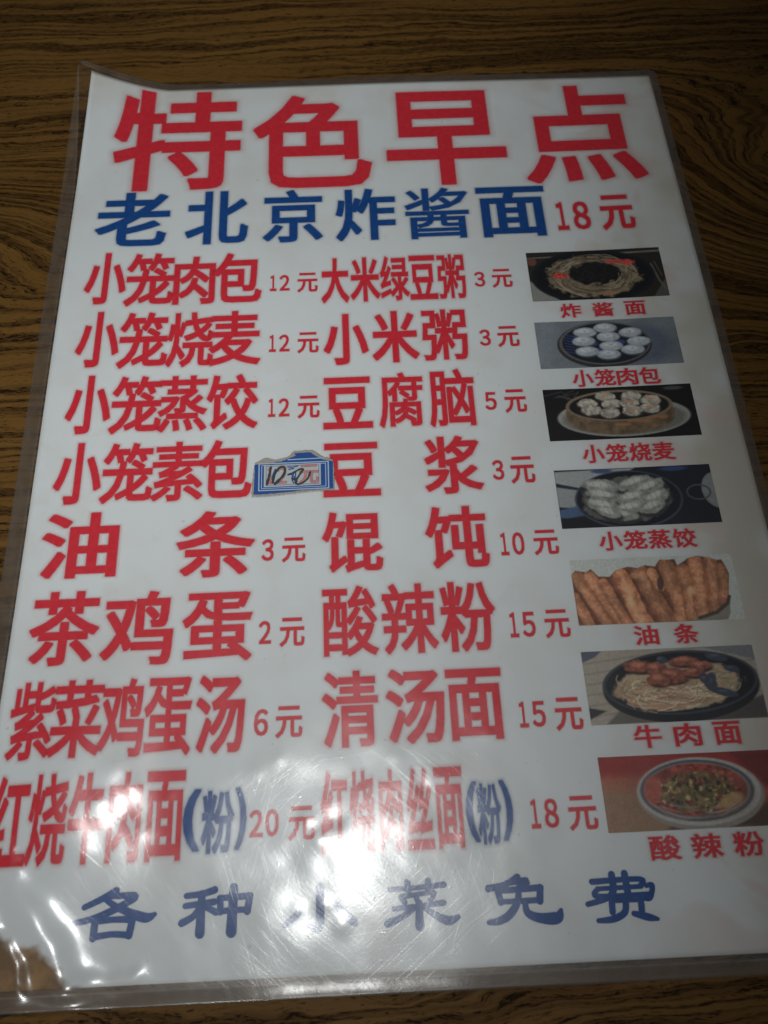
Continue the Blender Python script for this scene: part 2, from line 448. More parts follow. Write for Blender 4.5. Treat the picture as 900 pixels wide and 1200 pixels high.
def digits(num, x0, x1, y0, y1, b):
    """the numerals of the CJK face, set as narrow as on the sheet"""
    full = ''.join(chr(0xFF10 + int(c)) for c in num); w_ = x1 - x0
    if len(num) == 1: return [(full, x0, x1, y0, y1, b)]
    a, g = (.33, .50) if num[0] == '1' else (.45, .55)
    return [(full[0], x0, x0 + w_ * a, y0, y1, b), (full[1], x0 + w_ * g, x1, y0, y1, b)]
def dish(chunks, b=None): lettering('dish_name', [(*c,) for c in chunks], bold=b)
def price(num, xa, xb, ya, yb, ua, ub, va, vb):
    lettering('price', [*digits(num, xa, xb, ya, yb, .020), ('元', ua, ub, va, vb, .018)], bleed=.35, tail=.22, step=.15)
lettering('price', [*digits('18', 60.8, 72.2, 72.9, 85.5, .024), ('元', 76.0, 87.3, 72.1, 87.8)], bold=.022, label='larger red price 18 元 beside the blue dish line')
# left column
dish([('小', -98.4, -84.2, 47.8, 69.4), ('笼', -84.4, -68.4, 46.6, 68.6), ('肉', -68.6, -55.0, 46.6, 66.6), ('包', -55.6, -39.8, 46.8, 67.6)])
dish([('小', -98.6, -84.4, 23.0, 44.6), ('笼', -84.6, -69.0, 22.2, 43.8), ('烧', -69.4, -54.6, 22.0, 43.2), ('麦', -56.0, -39.8, 22.0, 43.2)])
dish([('小', -99.1, -84.8, -1.2, 19.8), ('笼', -84.9, -69.4, -1.6, 19.0), ('蒸', -70.4, -55.6, -1.6, 18.6), ('饺', -55.8, -40.2, -1.4, 18.4)])
dish([('小', -99.9, -85.4, -24.8, -4.4), ('笼', -85.4, -70.4, -25.0, -5.0), ('素', -70.8, -55.6, -25.0, -5.2), ('包', -56.6, -41.6, -24.6, -5.2)])
dish([('油', -100.9, -78.6, -47.9, -27.7), ('条', -62.2, -40.3, -49.2, -28.8)])
dish([('茶', -100.9, -81.6, -72.9, -51.8), ('鸡', -80.6, -61.7, -73.5, -52.6), ('蛋', -59.2, -40.5, -73.3, -53.8)])
XL = [(-101.8, -90.2), (-91.0, -78.0), (-78.6, -67.6), (-67.6, -55.6), (-54.4, -41.9)]
dish([(c, a, b, -97.4, -77.2) for c, (a, b) in zip('紫菜鸡蛋汤', XL)])
XL2 = [(-103.4, -93.4), (-93.4, -84.0), (-83.6, -75.4), (-74.4, -66.6), (-65.6, -56.2)]
dish([(c, a, b, -122.4, -101.2) for c, (a, b) in zip('红烧牛肉面', XL2)])
def note(xs, y0, y1):
    lettering('dish_note', [('(', xs[0], xs[1], y0, y1 + .6, .03), ('粉', xs[2], xs[3], y0 - .6, y1, .026), (')', xs[4], xs[5], y0, y1 + .6, .03)], step=.15, ink='blue', label='blue bracketed note 粉')
note((-56.4, -52.2, -51.8, -43.9, -43.6, -40.9), -120.6, -106.6)
for i, (n_, y) in enumerate((('12', 50.9), ('12', 26.5), ('12', 2.4))):
    price(n_, -37.0 - .0 * i, -30.6, y, y + 6.5, -28.0, -21.4, y - .9, y + 7.1)
price('3', -38.2, -34.9, -45.0, -38.4, -32.5, -26.0, -45.6, -38.2)
price('2', -38.6, -35.4, -69.1, -62.7, -33.0, -26.4, -70.1, -62.1)
price('6', -39.5, -35.9, -93.5, -86.7, -33.9, -27.1, -94.3, -86.2)
price('20', -40.1, -33.0, -117.9, -111.6, -30.6, -24.2, -119.1, -111.2)
# middle column
XM = [(-20.1, -11.2), (-10.6, -1.0), (-.8, 8.6), (8.8, 17.8), (18.2, 27.2)]
dish([(c, a, b, 45.2, 63.8) for c, (a, b) in zip('大米绿豆粥', XM)])
dish([('小', -19.7, -5.7, 20.6, 40.4), ('米', -4.4, 10.2, 20.8, 40.9), ('粥', 11.6, 25.8, 21.0, 40.8)])
dish([('豆', -20.3, -5.4, -2.8, 15.8), ('腐', -3.3, 10.4, -3.0, 16.8), ('脑', 12.0, 26.2, -3.4, 17.4)])
dish([('豆', -20.6, -4.0, -25.8, -7.8), ('浆', 9.1, 26.0, -26.2, -6.8)])
dish([('馄', -21.2, -4.3, -49.4, -30.8), ('饨', 8.0, 25.5, -49.4, -30.4)])
dish([('酸', -21.5, -6.7, -73.5, -53.6), ('辣', -5.4, 9.4, -73.5, -53.6), ('粉', 10.4, 25.3, -73.6, -53.7)])
dish([('清', -21.9, -7.5, -97.4, -77.6), ('汤', -5.3, 9.8, -97.2, -77.8), ('面', 10.4, 25.0, -97.0, -78.4)])
XM2 = [(-22.6, -16.0), (-15.6, -9.4), (-8.2, -2.6), (-1.6, 4.8), (5.6, 12.5)]
dish([(c, a, b, -122.6, -103.4) for c, (a, b) in zip('红烧肉丝面', XM2)])
note((13.0, 16.0, 15.8, 21.6, 21.7, 24.5), -121.5, -107.8)
price('3', 30.2, 33.6, 49.7, 55.9, 36.0, 42.6, 49.1, 56.8)
price('3', 29.7, 33.1, 25.9, 32.2, 35.4, 42.2, 25.2, 33.2)
price('5', 29.1, 32.6, 1.9, 8.3, 35.1, 41.7, .7, 9.0)
price('3', 29.0, 32.3, -22.3, -15.7, 34.3, 41.3, -23.7, -14.8)
price('10', 28.9, 35.6, -46.3, -39.4, 38.3, 45.2, -46.6, -39.0)
price('15', 28.9, 35.8, -70.3, -63.3, 38.4, 45.1, -70.9, -63.0)
price('15', 28.7, 35.5, -94.4, -87.8, 38.0, 45.0, -95.6, -87.2)
price('18', 28.8, 35.6, -119.0, -112.2, 38.1, 45.1, -119.9, -111.9)
# captions under the photos
def cap(txt, x0, x1, y0, y1, frac):
    n_ = len(txt); p = (x1 - x0 - frac * (x1 - x0) / n_) / (n_ - 1); cw = (x1 - x0) - p * (n_ - 1)
    lettering('photo_caption', [(c, x0 + p * i, x0 + p * i + cw, y0, y1) for i, c in enumerate(txt)], bold=.020, bleed=.55, tail=.28, step=.15)
cap('炸酱面', 56.8, 84.2, 35.7, 41.3, .72)
cap('小笼肉包', 57.0, 84.0, 9.0, 15.2, .94)
cap('小笼烧麦', 56.2, 83.5, -17.9, -11.8, .94)
cap('小笼蒸饺', 56.8, 84.2, -46.2, -40.4, .94)
cap('油条', 62.0, 79.2, -74.0, -68.6, .75)
cap('牛肉面', 57.4, 84.8, -101.0, -95.2, .76)
cap('酸辣粉', 56.6, 84.4, -127.6, -122.0, .80)

# ------------------------------------------------------------------ brush-script line (drawn stroke by stroke)
SCRIPT = {
 '各': [[(.5, .97, 1), (.34, .82, .9), (.13, .66, .8)], [(.41, .86, .7), (.73, .85, 1), (.62, .7, 1), (.48, .58, 1), (.25, .43, .9), (.02, .35, .8)],
       [(.38, .80, .7), (.50, .66, .9), (.62, .56, 1), (.87, .40, 1.3), (.99, .46, .6)],
       [(.27, .38, 1), (.26, .04, 1)], [(.27, .37, .9), (.5, .39, .8), (.72, .38, 1)], [(.72, .38, 1), (.69, .06, 1)], [(.26, .06, .9), (.48, .10, .8), (.69, .07, .9)]],
 '种': [[(.47, .93, 1), (.3, .86, .9), (.07, .83, .8)], [(.06, .62, .8), (.47, .68, .9)], [(.29, .86, 1), (.28, .04, 1.35)], [(.27, .6, .8), (.18, .4, .9), (.02, .27, 1)], [(.33, .6, .8), (.5, .46, .9)],
       [(.55, .75, .9), (.56, .46, .9)], [(.54, .75, .8), (.98, .77, .9)], [(.97, .77, 1), (.94, .45, 1)], [(.56, .48, .8), (.94, .49, .8)], [(.74, .96, 1.2), (.72, .04, 1.5)]],
 '小': [[(.52, .95, 1.2), (.51, .15, 1.2), (.46, .04, 1), (.36, .1, .6)], [(.27, .62, .8), (.19, .35, 1), (.04, .16, .8)], [(.70, .62, .8), (.84, .36, 1.2), (.98, .14, 1.1)]],
 '菜': [[(.07, .83, .8), (.4, .84, .7), (.83, .88, .9)], [(.32, .97, 1), (.33, .78, .9)], [(.61, .97, 1), (.60, .79, .9)], [(.66, .74, .8), (.45, .70, .7), (.22, .67, .8)],
       [(.22, .66, .8), (.27, .55, .9)], [(.43, .66, .8), (.45, .55, .8)], [(.69, .70, .8), (.62, .55, .8)], [(.12, .42, .8), (.5, .46, .7), (.81, .50, .9)],
       [(.47, .52, 1), (.46, .04, 1.4)], [(.40, .42, .8), (.22, .24, .9), (.02, .12, 1.1)], [(.53, .42, .7), (.70, .24, 1), (.86, .12, 1.3), (1., .19, .7)]],
 '免': [[(.45, .97, 1), (.28, .83, .8), (.05, .76, 1)], [(.30, .86, .7), (.57, .88, 1), (.44, .72, .9)], [(.17, .70, .9), (.20, .46, .9)], [(.17, .70, .8), (.75, .73, .9)], [(.74, .73, 1), (.72, .45, 1)], [(.20, .47, .7), (.72, .47, .8)],
       [(.45, .72, .8), (.42, .45, 1), (.30, .20, 1.1), (.16, .08, 1), (.02, .06, .7)], [(.52, .45, .8), (.54, .22, 1), (.70, .10, 1.3), (.92, .09, 1.6), (.985, .24, .6)]],
 '费': [[(.12, .83, .9), (.82, .84, .8), (.82, .70, .9)], [(.19, .68, .7), (.82, .69, .7)], [(.19, .68, .8), (.18, .53, .8), (.92, .53, .7)], [(.90, .70, .7), (.99, .70, .8), (.93, .46, .9), (.84, .44, .6)],
       [(.42, .96, 1.1), (.41, .62, 1.1), (.28, .47, .9), (.02, .38, .8)], [(.61, .97, 1.1), (.62, .46, 1.1)], [(.37, .42, 1), (.36, .20, 1)], [(.37, .42, .6), (.80, .42, .7)], [(.79, .42, 1), (.78, .18, 1)],
       [(.57, .38, 1), (.53, .18, 1), (.36, .06, 1), (.14, .04, .7)], [(.66, .15, .8), (.85, .07, 1.1), (.99, .02, .6)]],
}
def smooth_line(pts, n=8):
    p = np.array(pts, float)
    if len(p) < 3: 
        t = np.linspace(0, 1, 14)[:, None]; return p[0] * (1 - t) + p[-1] * t
    out = []
    for i in range(len(p) - 1):
        a, b, c, d = p[max(i - 1, 0)], p[i], p[i + 1], p[min(i + 2, len(p) - 1)]
        for t in np.linspace(0, 1, n, endpoint=False):
            out.append(.5 * ((2 * b) + (c - a) * t + (2 * a - 5 * b + 4 * c - d) * t * t + (3 * b - a - 3 * c + d) * t ** 3))
    out.append(p[-1]); return np.array(out)
def ribbon(pts, z, V, F, jag=0.0):
    """one pen stroke as a strip with round ends; pts rows = (x mm, y mm, half width mm)"""
    p = smooth_line(pts)
    d = np.gradient(p[:, :2], axis=0); d /= np.maximum(np.linalg.norm(d, axis=1, keepdims=True), 1e-9)
    nrm = np.stack([-d[:, 1], d[:, 0]], 1); w_ = p[:, 2:3] * (1 + jag * RNG.uniform(-1, 1, (len(p), 1)))
    L, R = p[:, :2] + nrm * w_, p[:, :2] - nrm * w_
    out = list(L)
    for a in np.linspace(0, math.pi, 7)[1:-1]:
        out.append(p[-1, :2] + w_[-1] * (math.cos(a) * nrm[-1] + math.sin(a) * d[-1]))
    out += list(R[::-1])
    for a in np.linspace(0, math.pi, 7)[1:-1]:
        out.append(p[0, :2] + w_[0] * (-math.cos(a) * nrm[0] - math.sin(a) * d[0]))
    n_ = len(p); b = sum(len(q) for q in V)
    V.append(place(np.array(out), z))
    Lr = list(range(n_)); Rr = [n_ + 5 + (n_ - 1 - i) for i in range(n_)]
    for i in range(n_ - 1): F.append([b + Rr[i], b + Rr[i + 1], b + Lr[i + 1], b + Lr[i]])
    F.append([b + Lr[-1]] + [b + n_ + k for k in range(5)] + [b + Rr[-1]])
    F[-1] = F[-1][::-1]
    F.append(([b + Rr[0]] + [b + 2 * n_ + 5 + k for k in range(5)] + [b + Lr[0]])[::-1])

def script_line():
    V, F, MI = [], [], []
    boxes = [('各', -80.6, -61.6, -138.9, -128.2), ('种', -55.8, -39.2, -139.0, -128.6), ('小', -32.0, -14.8, -139.2, -129.4), ('菜', -7.8, 9.2, -139.7, -129.4), ('免', 15.9, 33.6, -139.9, -129.5), ('费', 39.5, 55.9, -140.5, -129.8)]
    k = 0
    for pas, (w0, z0, mi) in enumerate(((.88, .15, 0),)):
        for c, x0, x1, y0, y1 in boxes:
            for st in SCRIPT[c]:
                nf = len(F)
                w_ = w0 * (.88 if c in '费菜' else .96)
                ribbon([(x0 + (x1 - x0) * u, y0 + (y1 - y0) * v, w_ * q) for u, v, q in st], z0 + (k % 40) * .0008, V, F)
                MI += [mi] * (len(F) - nf); k += 1
    o = link('footer_line', np.vstack(V), F, M_BLUE, menu, smooth=False)
    at = o.data.attributes.new('ink_cover', 'FLOAT', 'POINT'); at.data.foreach_set('value', np.ones(len(o.data.vertices), np.float32))
    o['label'] = 'blue brush-script line of six spaced characters along the bottom'
script_line()

# ------------------------------------------------------------------ printed dish photos (each a flat inked patch)
def vnoise(X, Y, f, seed=0, oct=3):
    r = np.random.default_rng(seed); out = np.zeros_like(X); amp, tot = 1.0, 0
    for o in range(oct):
        T = r.random((64, 64)); x, y = (X * f + 13.7) % 63, (Y * f + 5.3) % 63
        i, j = np.floor(x).astype(int), np.floor(y).astype(int); u, v = x - i, y - j
        u, v = u * u * (3 - 2 * u), v * v * (3 - 2 * v)
        i2, j2 = (i + 1) % 64, (j + 1) % 64
        out += amp * (T[j, i] * (1 - u) * (1 - v) + T[j, i2] * u * (1 - v) + T[j2, i] * (1 - u) * v + T[j2, i2] * u * v)
        tot += amp; amp *= .55; f *= 2.05
    return out / tot
class Canvas:
    def __init__(s, w_, h_, bgc, step=.2):
        s.w, s.h = w_, h_
        s.pts, s.f, s.nx, s.ny = grid(0, w_, 0, h_, step)
        s.X = s.pts[:, 0]; s.Y = h_ - s.pts[:, 1]          # Y down, mm
        s.c = np.tile(np.array(bgc, float), (len(s.X), 1)); s.a = np.ones(len(s.X))
    def put(s, mask, col):
        col = np.asarray(col, float)
        s.c = s.c * (1 - mask[:, None]) + col * mask[:, None]
    def ell(s, cx, cy, rx, ry, soft=.08, ang=0, warp=0, seed=0, wf=.5):
        x, y = s.X - cx, s.Y - cy
        if ang:
            c, sn = math.cos(math.radians(ang)), math.sin(math.radians(ang)); x, y = x * c + y * sn, y * c - x * sn
        r = np.sqrt((x / rx) ** 2 + (y / ry) ** 2)
        if warp: r = r + warp * (vnoise(s.X, s.Y, wf, seed) - .5)
        return np.clip((1 - r) / soft + .5, 0, 1)
    def poly(s, pts, soft=.25):
        p = np.array(pts, float); ins = np.zeros(len(s.X), bool); dm = np.full(len(s.X), 1e9)
        for (ax, ay), (bx, by) in zip(p, np.roll(p, -1, 0)):
            cond = ((ay > s.Y) != (by > s.Y))
            xi = (bx - ax) * (s.Y - ay) / (by - ay + 1e-12) + ax
            ins ^= cond & (s.X < xi)
            t = np.clip(((s.X - ax) * (bx - ax) + (s.Y - ay) * (by - ay)) / ((bx - ax) ** 2 + (by - ay) ** 2 + 1e-9), 0, 1)
            dm = np.minimum(dm, np.hypot(s.X - ax - t * (bx - ax), s.Y - ay - t * (by - ay)))
        return np.clip(np.where(ins, dm, -dm) / soft + .5, 0, 1)
    def stroke(s, pts, wd, soft=.2):
        dm = np.full(len(s.X), 1e9)
        for (ax, ay), (bx, by) in zip(pts, pts[1:]):
            t = np.clip(((s.X - ax) * (bx - ax) + (s.Y - ay) * (by - ay)) / ((bx - ax) ** 2 + (by - ay) ** 2 + 1e-9), 0, 1)
            dm = np.minimum(dm, np.hypot(s.X - ax - t * (bx - ax), s.Y - ay - t * (by - ay)))
        return np.clip((wd - dm) / soft + .5, 0, 1)
    def mottle(s, mask, amp, f=.8, seed=1):
        k = 1 + amp * (vnoise(s.X, s.Y, f, seed) - .5) * 2
        s.c = s.c * (1 - mask[:, None]) + s.c * k[:, None] * mask[:, None]
    def arcs(s, cx, cy, r0x, r0y, r1x, r1y, n, cols, wd, seed, a0=0, a1=6.28, span=1.2, alpha=.8):
        r = np.random.default_rng(seed)
        for i in range(n):
            q = r.random(); a = r.uniform(a0, a1); sp = r.uniform(.3, span); dr = r.uniform(-.55, .55); ox, oy = r.uniform(-1.1, 1.1), r.uniform(-.7, .7)
            pts = []
            for t in np.linspace(0, 1, 7):
                k = np.clip(q + dr * (t - .5), 0, 1); an = a + sp * (t - .5)
                pts.append((cx + ox + (r0x + (r1x - r0x) * k) * math.cos(an), cy + oy + (r0y + (r1y - r0y) * k) * math.sin(an)))
            s.put(s.stroke(pts, wd) * alpha, cols[r.integers(len(cols))])
    def build(s, x0, y1, lab, gain, cut=None):
        """srgb-ish 0-255 colours -> ink colour; lay on the menu with its top left corner at (x0, y1)"""
        c = np.clip(s.c * (1 + .07 * (RNG.random(len(s.c)) - .5) + .13 * (vnoise(s.X, s.Y, 2.2, 77, 2) - .5))[:, None], 0, 255) / 255
        c = c * .74 + c.mean(1, keepdims=True) * .26; c = np.where(c <= .04045, c / 12.92, ((c + .055) / 1.055) ** 2.4) * gain
        c = np.clip(c, .004, .8)
        P = place(s.pts + np.array([x0, y1 - s.h]), .08)
        fc = s.f
        if cut is not None:
            keep = cut > .5
            fc = [q for q in s.f if all(keep[i] for i in q)]
        o = link('dish_photo', P, fc, M_PRINT, menu, smooth=False)
        at = o.data.color_attributes.new('ink', 'FLOAT_COLOR', 'POINT')
        at.data.foreach_set('color', np.hstack([c, np.ones((len(c), 1))]).ravel())
        o['label'] = lab
        return o

def photo_sauce_noodles():
    k = Canvas(44.6, 20.6, (34, 31, 28)); W, H = k.w, k.h
    k.put(k.poly([(0, 2.2), (W, 1.0), (W, 1.9), (0, 2.6)]), (96, 92, 84))
    k.put(k.poly([(0, 12), (9, H), (0, H)], .5), (112, 112, 106)); k.put(k.poly([(W - 5, H), (W, 13), (W, H)], .5), (70, 68, 62))
    k.put(k.ell(1.5, 4, 1.6, 1.7, .4), (100, 52, 36))
    k.put(k.stroke([(W - 3.8, 7), (W - 2.2, 14), (W - .5, 18)], .35), (88, 78, 62)); k.put(k.stroke([(W - 2.6, 6), (W - 1, 12)], .2), (78, 70, 58))
    k.put(k.ell(21, 11, 20.3, 11.2, .04), (17, 19, 26)); k.put(k.ell(21, 11, 18.8, 10, .05), (13, 13, 17))
    ring = k.ell(21.5, 11.2, 14.8, 8.4, .16, warp=.55, seed=3) * (1 - k.ell(22, 9.8, 8.4, 4.6, .18, warp=.7, seed=4))
    k.put(ring, (104, 88, 66)); k.mottle(ring, .35, .7, 3)
    k.arcs(21.5, 10.8, 8.6, 4.9, 14.6, 8.4, 120, [(138, 122, 96), (118, 100, 74), (84, 68, 48), (150, 136, 110), (70, 54, 40)], .17, 5, alpha=.75)
    cen = k.ell(22, 9.6, 8.0, 4.2, .2, warp=.4, seed=8); k.put(cen, (21, 20, 22)); k.mottle(cen, .7, 1.2, 9)
    for cx, cy, rx, ry, sd in ((10.2, 10.4, 2.9, 1.3, 1), (29.5, 5.2, 2.3, .9, 2), (33.0, 5.6, 2.2, 1.5, 3), (27, 5.0, 1.2, .8, 4)):
        m = k.ell(cx, cy, rx, ry, .3, warp=.9, seed=sd, wf=1.1); k.put(m, (186, 52, 40)); k.mottle(m, .5, 1.5, sd)
    k.put(k.ell(25, 18.3, 2.6, .8, .4, warp=.6, seed=6) * .7, (150, 90, 62))
    k.build(48.3, 63.3, 'printed photo of a black bowl of noodles with dark sauce', 1.75)
def photo_buns():
    k = Canvas(44.8, 18.1, (96, 104, 112)); W, H = k.w, k.h
    k.mottle(np.ones(len(k.X)), .12, .12, 2)
    k.put(k.ell(33, 10, 9, 7.5, .5) * .6, (58, 66, 92))
    k.put(k.ell(21.2, 9.6, 14.9, 8.9, .03), (44, 42, 44)); k.put(k.ell(21.4, 9.0, 14.4, 8.3, .03), (82, 80, 78)); k.put(k.ell(21.6, 9.0, 13.6, 7.8, .04), (24, 26, 36))
    for i in range(7): k.put(k.stroke([(8.5 + i * .1, 5.2 + i * 1.1), (12.5, 6.2 + i * 1.1)], .22) * .8, (40, 58, 120))
    for i in range(6): k.put(k.ell(14 + i * 3, 9 + (i % 3 - 1) * 2.8, 2.2, 1.0, .5, warp=.5, seed=i) * .8, (44, 66, 140))
    for i, (u, v) in enumerate(((.35, .25), (.50, .17), (.67, .29), (.33, .44), (.51, .36), (.72, .49), (.345, .66), (.52, .56), (.665, .66), (.49, .74))):
        x, y = u * W, v * H
        k.put(k.ell(x + .1, y + .35, 3.8, 2.05, .12), (62, 68, 82)); m = k.ell(x, y, 3.65, 1.85, .2, warp=.14, seed=i); k.put(m, (138, 146, 154))
        k.put(k.ell(x - .3, y - .5, 2.1, .8, .7) * .8, (172, 178, 182)); k.put(k.ell(x, y - .35, .5, .25, .8) * .6, (112, 116, 124))
        k.mottle(m, .12, .9, i)
    k.build(47.6, 34.2, 'printed photo of ten white buns in a round steamer', 1.75)
def photo_shaomai():
    k = Canvas(45.6, 18.4, (17, 15, 17)); W, H = k.w, k.h
    for i in range(9): k.put(k.stroke([(RNG.uniform(0, 12), RNG.uniform(.5, 4)), (RNG.uniform(0, 12), RNG.uniform(.5, 5))], .2) * .5, (70, 72, 76))
    k.put(k.ell(40, 1.3, 3, .7, .5), (60, 62, 66))
    k.put(k.ell(23.5, 10.8, 20.2, 6.9, .04), (128, 126, 120)); k.put(k.ell(23.5, 11.3, 18.6, 5.9, .1), (96, 94, 88))
    k.put(k.ell(22.6, 9.8, 16.2, 6.4, .05), (62, 48, 36)); k.put(k.ell(22.6, 8.9, 16.4, 6.0, .05), (92, 74, 54))
    body = k.ell(22.6, 11.0, 16.2, 5.9, .05) ; k.put(body * (k.Y > 8.5), (98, 76, 52)); k.mottle(body, .30, .6, 4)
    for i in range(8): k.put(k.ell(22 + i * 1.9, 13.4 - i * .35 + .5 * math.sin(i * 2), 1.6, .55, .5, warp=.5, seed=i) * .75, (150, 88, 50))
    k.put(k.ell(22.6, 6.7, 16.3, 5.6, .03), (112, 94, 70)); k.put(k.ell(22.6, 6.8, 15.2, 4.9, .05), (24, 20, 20))
    for i, (x, y) in enumerate(((13, 5.6), (19, 3.2), (26.8, 3.6), (32.5, 5.2), (20.6, 5.8), (26, 6.0), (14, 8.0), (32, 8.0), (19.5, 9.2), (26.5, 8.8))):
        k.put(k.ell(x, y + .4, 3.3, 2.0, .2), (52, 46, 42)); m = k.ell(x, y, 3.1, 1.8, .2, warp=.45, seed=i + 30, wf=.8); k.put(m, (146, 138, 124)); k.mottle(m, .35, 1.1, i)
        k.put(k.ell(x, y - .5, 1.2, .55, .5, warp=.5, seed=i) * .8, (176, 120, 84) if i % 2 else (168, 160, 146))
    k.build(47.1, 8.4, 'printed photo of open dumplings in a bamboo steamer on a plate', 1.8)
def photo_dumplings():
    k = Canvas(45.8, 18.9, (22, 24, 34)); W, H = k.w, k.h
    k.put(k.poly([(0, .5), (24, 0), (17, 4), (11, 7.5), (0, 4.5)], .5), (128, 132, 132)); k.put(k.poly([(0, 5.5), (10, 7.5), (7, 13), (0, 12)], .5), (118, 122, 124))
    k.put(k.stroke([(0, 4.6), (11, 7.4)], .3), (34, 40, 60)); k.put(k.ell(14, .8, 3, .7, .5), (44, 66, 110)); k.put(k.ell(35, .9, 4, .8, .6), (36, 56, 110))
    k.put(k.poly([(0, 13), (5, 12), (7, 15), (0, 16)], .5), (52, 74, 112)); k.put(k.poly([(0, 15.5), (14, 16.5), (16, H), (0, H)], .3), (17, 17, 22))
    k.put(k.ell(47, 8.5, 5, 6, .08), (108, 112, 112)); k.put(k.ell(41, 9, 3.6, 2.6, .12) - k.ell(41, 9, 3.1, 2.1, .12), (64, 66, 72))
    k.put(k.ell(20.5, 10.3, 15.6, 9.4, .03), (52, 58, 74)); k.put(k.ell(20.5, 10.2, 15.0, 8.9, .04), (16, 19, 32))
    m = k.ell(19.6, 10.4, 12.8, 7.3, .1, warp=.35, seed=12); k.put(m, (78, 78, 74)); k.mottle(m, .25, .35, 3)
    for i, (x, y, rx, ry, an) in enumerate(((13, 5.6, 6, 1.9, 8), (23, 5.0, 6, 1.7, -18), (27, 6.6, 5.6, 1.9, -20), (13.5, 8.6, 5.8, 1.8, 14), (22, 9.6, 6, 1.7, -12), (28.5, 9.9, 5, 1.8, -24), (12.8, 11.8, 5.4, 1.9, 16), (21, 12.9, 5.6, 1.7, -8), (27, 13.0, 4.5, 1.7, -20), (17.5, 15.2, 5.6, 1.6, 6), (14, 14.2, 4, 1.4, 22))[::1]):
        ry *= 1.32; rx *= .92
        k.put(k.ell(x + .4, y + .9, rx, ry, .25, an), (44, 44, 42)); q = k.ell(x, y, rx * .97, ry * .92, .2, an, warp=.3, seed=i + 40, wf=.7); k.put(q * .95, (118, 119, 113)); k.mottle(q, .26, .9, i)
        k.put(k.ell(x - .5, y - .5, rx * .6, ry * .4, .6, an) * .8, (168, 168, 160))
        for t in range(5):
            fx = x - rx * .8 + t * rx * .38; k.put(k.stroke([(fx, y - ry * .6), (fx + .5, y + ry * .2)], .12) * .4, (92, 90, 84))
    k.build(46.9, -20.0, 'printed photo of steamed dumplings in a dark dish', 1.8)
def photo_dough_sticks():
    k = Canvas(45.4, 19.2, (140, 144, 140)); W, H = k.w, k.h
    out = k.poly([(0, 4.6), (1.2, 3.2), (4.2, 3.8), (5.6, 2.9), (7.4, 5.2), (10.5, 5.4), (12.5, 3.6), (16, 2.6), (18.6, 3.2), (20.8, 2.4), (23.6, 2.9), (25.2, .9), (27.6, 1.1), (29.4, .9), (29.8, 2.9), (31.4, 2.0), (33, .9), (36, .3), (38.8, .9), (41.2, 1.8), (42.4, 1.6), (43.2, 4), (43.6, 6), (42.2, 12), (40.8, 18.6), (39, 19.2), (0, 19.2)], .3)
    k.put(out, (96, 52, 36)); k.mottle(out, .3, .4, 5)
    sticks = [([(1.5, 5), (3.5, 10), (6, 14), (9, 21)], 1.9), ([(0, 11), (2, 16), (3.5, 21)], 1.5), ([(5, 5), (8, 11), (12, 20)], 1.7), ([(8.6, 7), (11, 13), (14, 21)], 1.3), ([(13.6, 5.4), (15.5, 11), (16.5, 16), (19, 21)], 2.3),
              ([(19, 4.4), (20.5, 9), (23, 15), (25.5, 21)], 2.4), ([(22.4, 4.6), (24, 9)], 1.4), ([(26.8, 3), (27.4, 8), (29, 14), (28.4, 21)], 2.3), ([(31, 4.4), (32, 10), (31.4, 16), (32, 21)], 2.0), ([(35, 2.2), (35.4, 8), (34.6, 14), (35, 20)], 2.2), ([(39, 2.6), (39.6, 8), (38.4, 14), (38, 18)], 2.1), ([(42, 4), (41.8, 9), (40.4, 14)], 1.4)]
    for i, (pts, wd) in enumerate(sticks):
        r = np.random.default_rng(i + 60); t = r.uniform(.82, 1.1)
        k.put(k.stroke([(x + .35, y) for x, y in pts], wd + .35, .8) * out * .8, (70, 38, 28))
        wv = 1.3 * (vnoise(k.X, k.Y, .9, i + 5) - .5)
        q = np.clip(k.stroke(pts, wd, .6) + wv * k.stroke(pts, wd + .4, .5) * .6, 0, 1) * out; k.put(q * .95, (150 * t, 88 * t, 52 * t)); k.mottle(q, .20, .7, i)
        k.put(k.stroke([(x - .35, y) for x, y in pts], wd * .45, 1.2) * out * .75, (174 * t, 112 * t, 76 * t)); k.mottle(q, .16, 1.6, i + 9)
    k.mottle(out, .26, .30, 21)
    k.put(k.ell(24.2, 8, .9, 2.2, .4, 10) * .9, (58, 40, 32)); k.put(k.ell(37.6, 2.4, .7, 1.4, .5) * .7, (104, 54, 46))
    for i in range(16): k.put(k.ell(RNG.uniform(2, 41), RNG.uniform(5, 16), RNG.uniform(.6, 1.5), RNG.uniform(.6, 1.6), .8) * out * .5, (196, 132, 90) if i % 2 else (122, 66, 44))
    k.put(k.poly([(34, 18), (38, 16.6), (42, 14), (42.4, 12.8), (41.6, 17.5), (40.6, 19.2), (31, 19.2)], .4), (104, 96, 84)); k.put(k.stroke([(33, 18.4), (38, 17), (41.5, 14.5), (42.3, 12.6)], .45, .4), (58, 48, 42))
    k.build(47.5, -48.7, 'printed photo of golden brown fried dough sticks', 2.35)
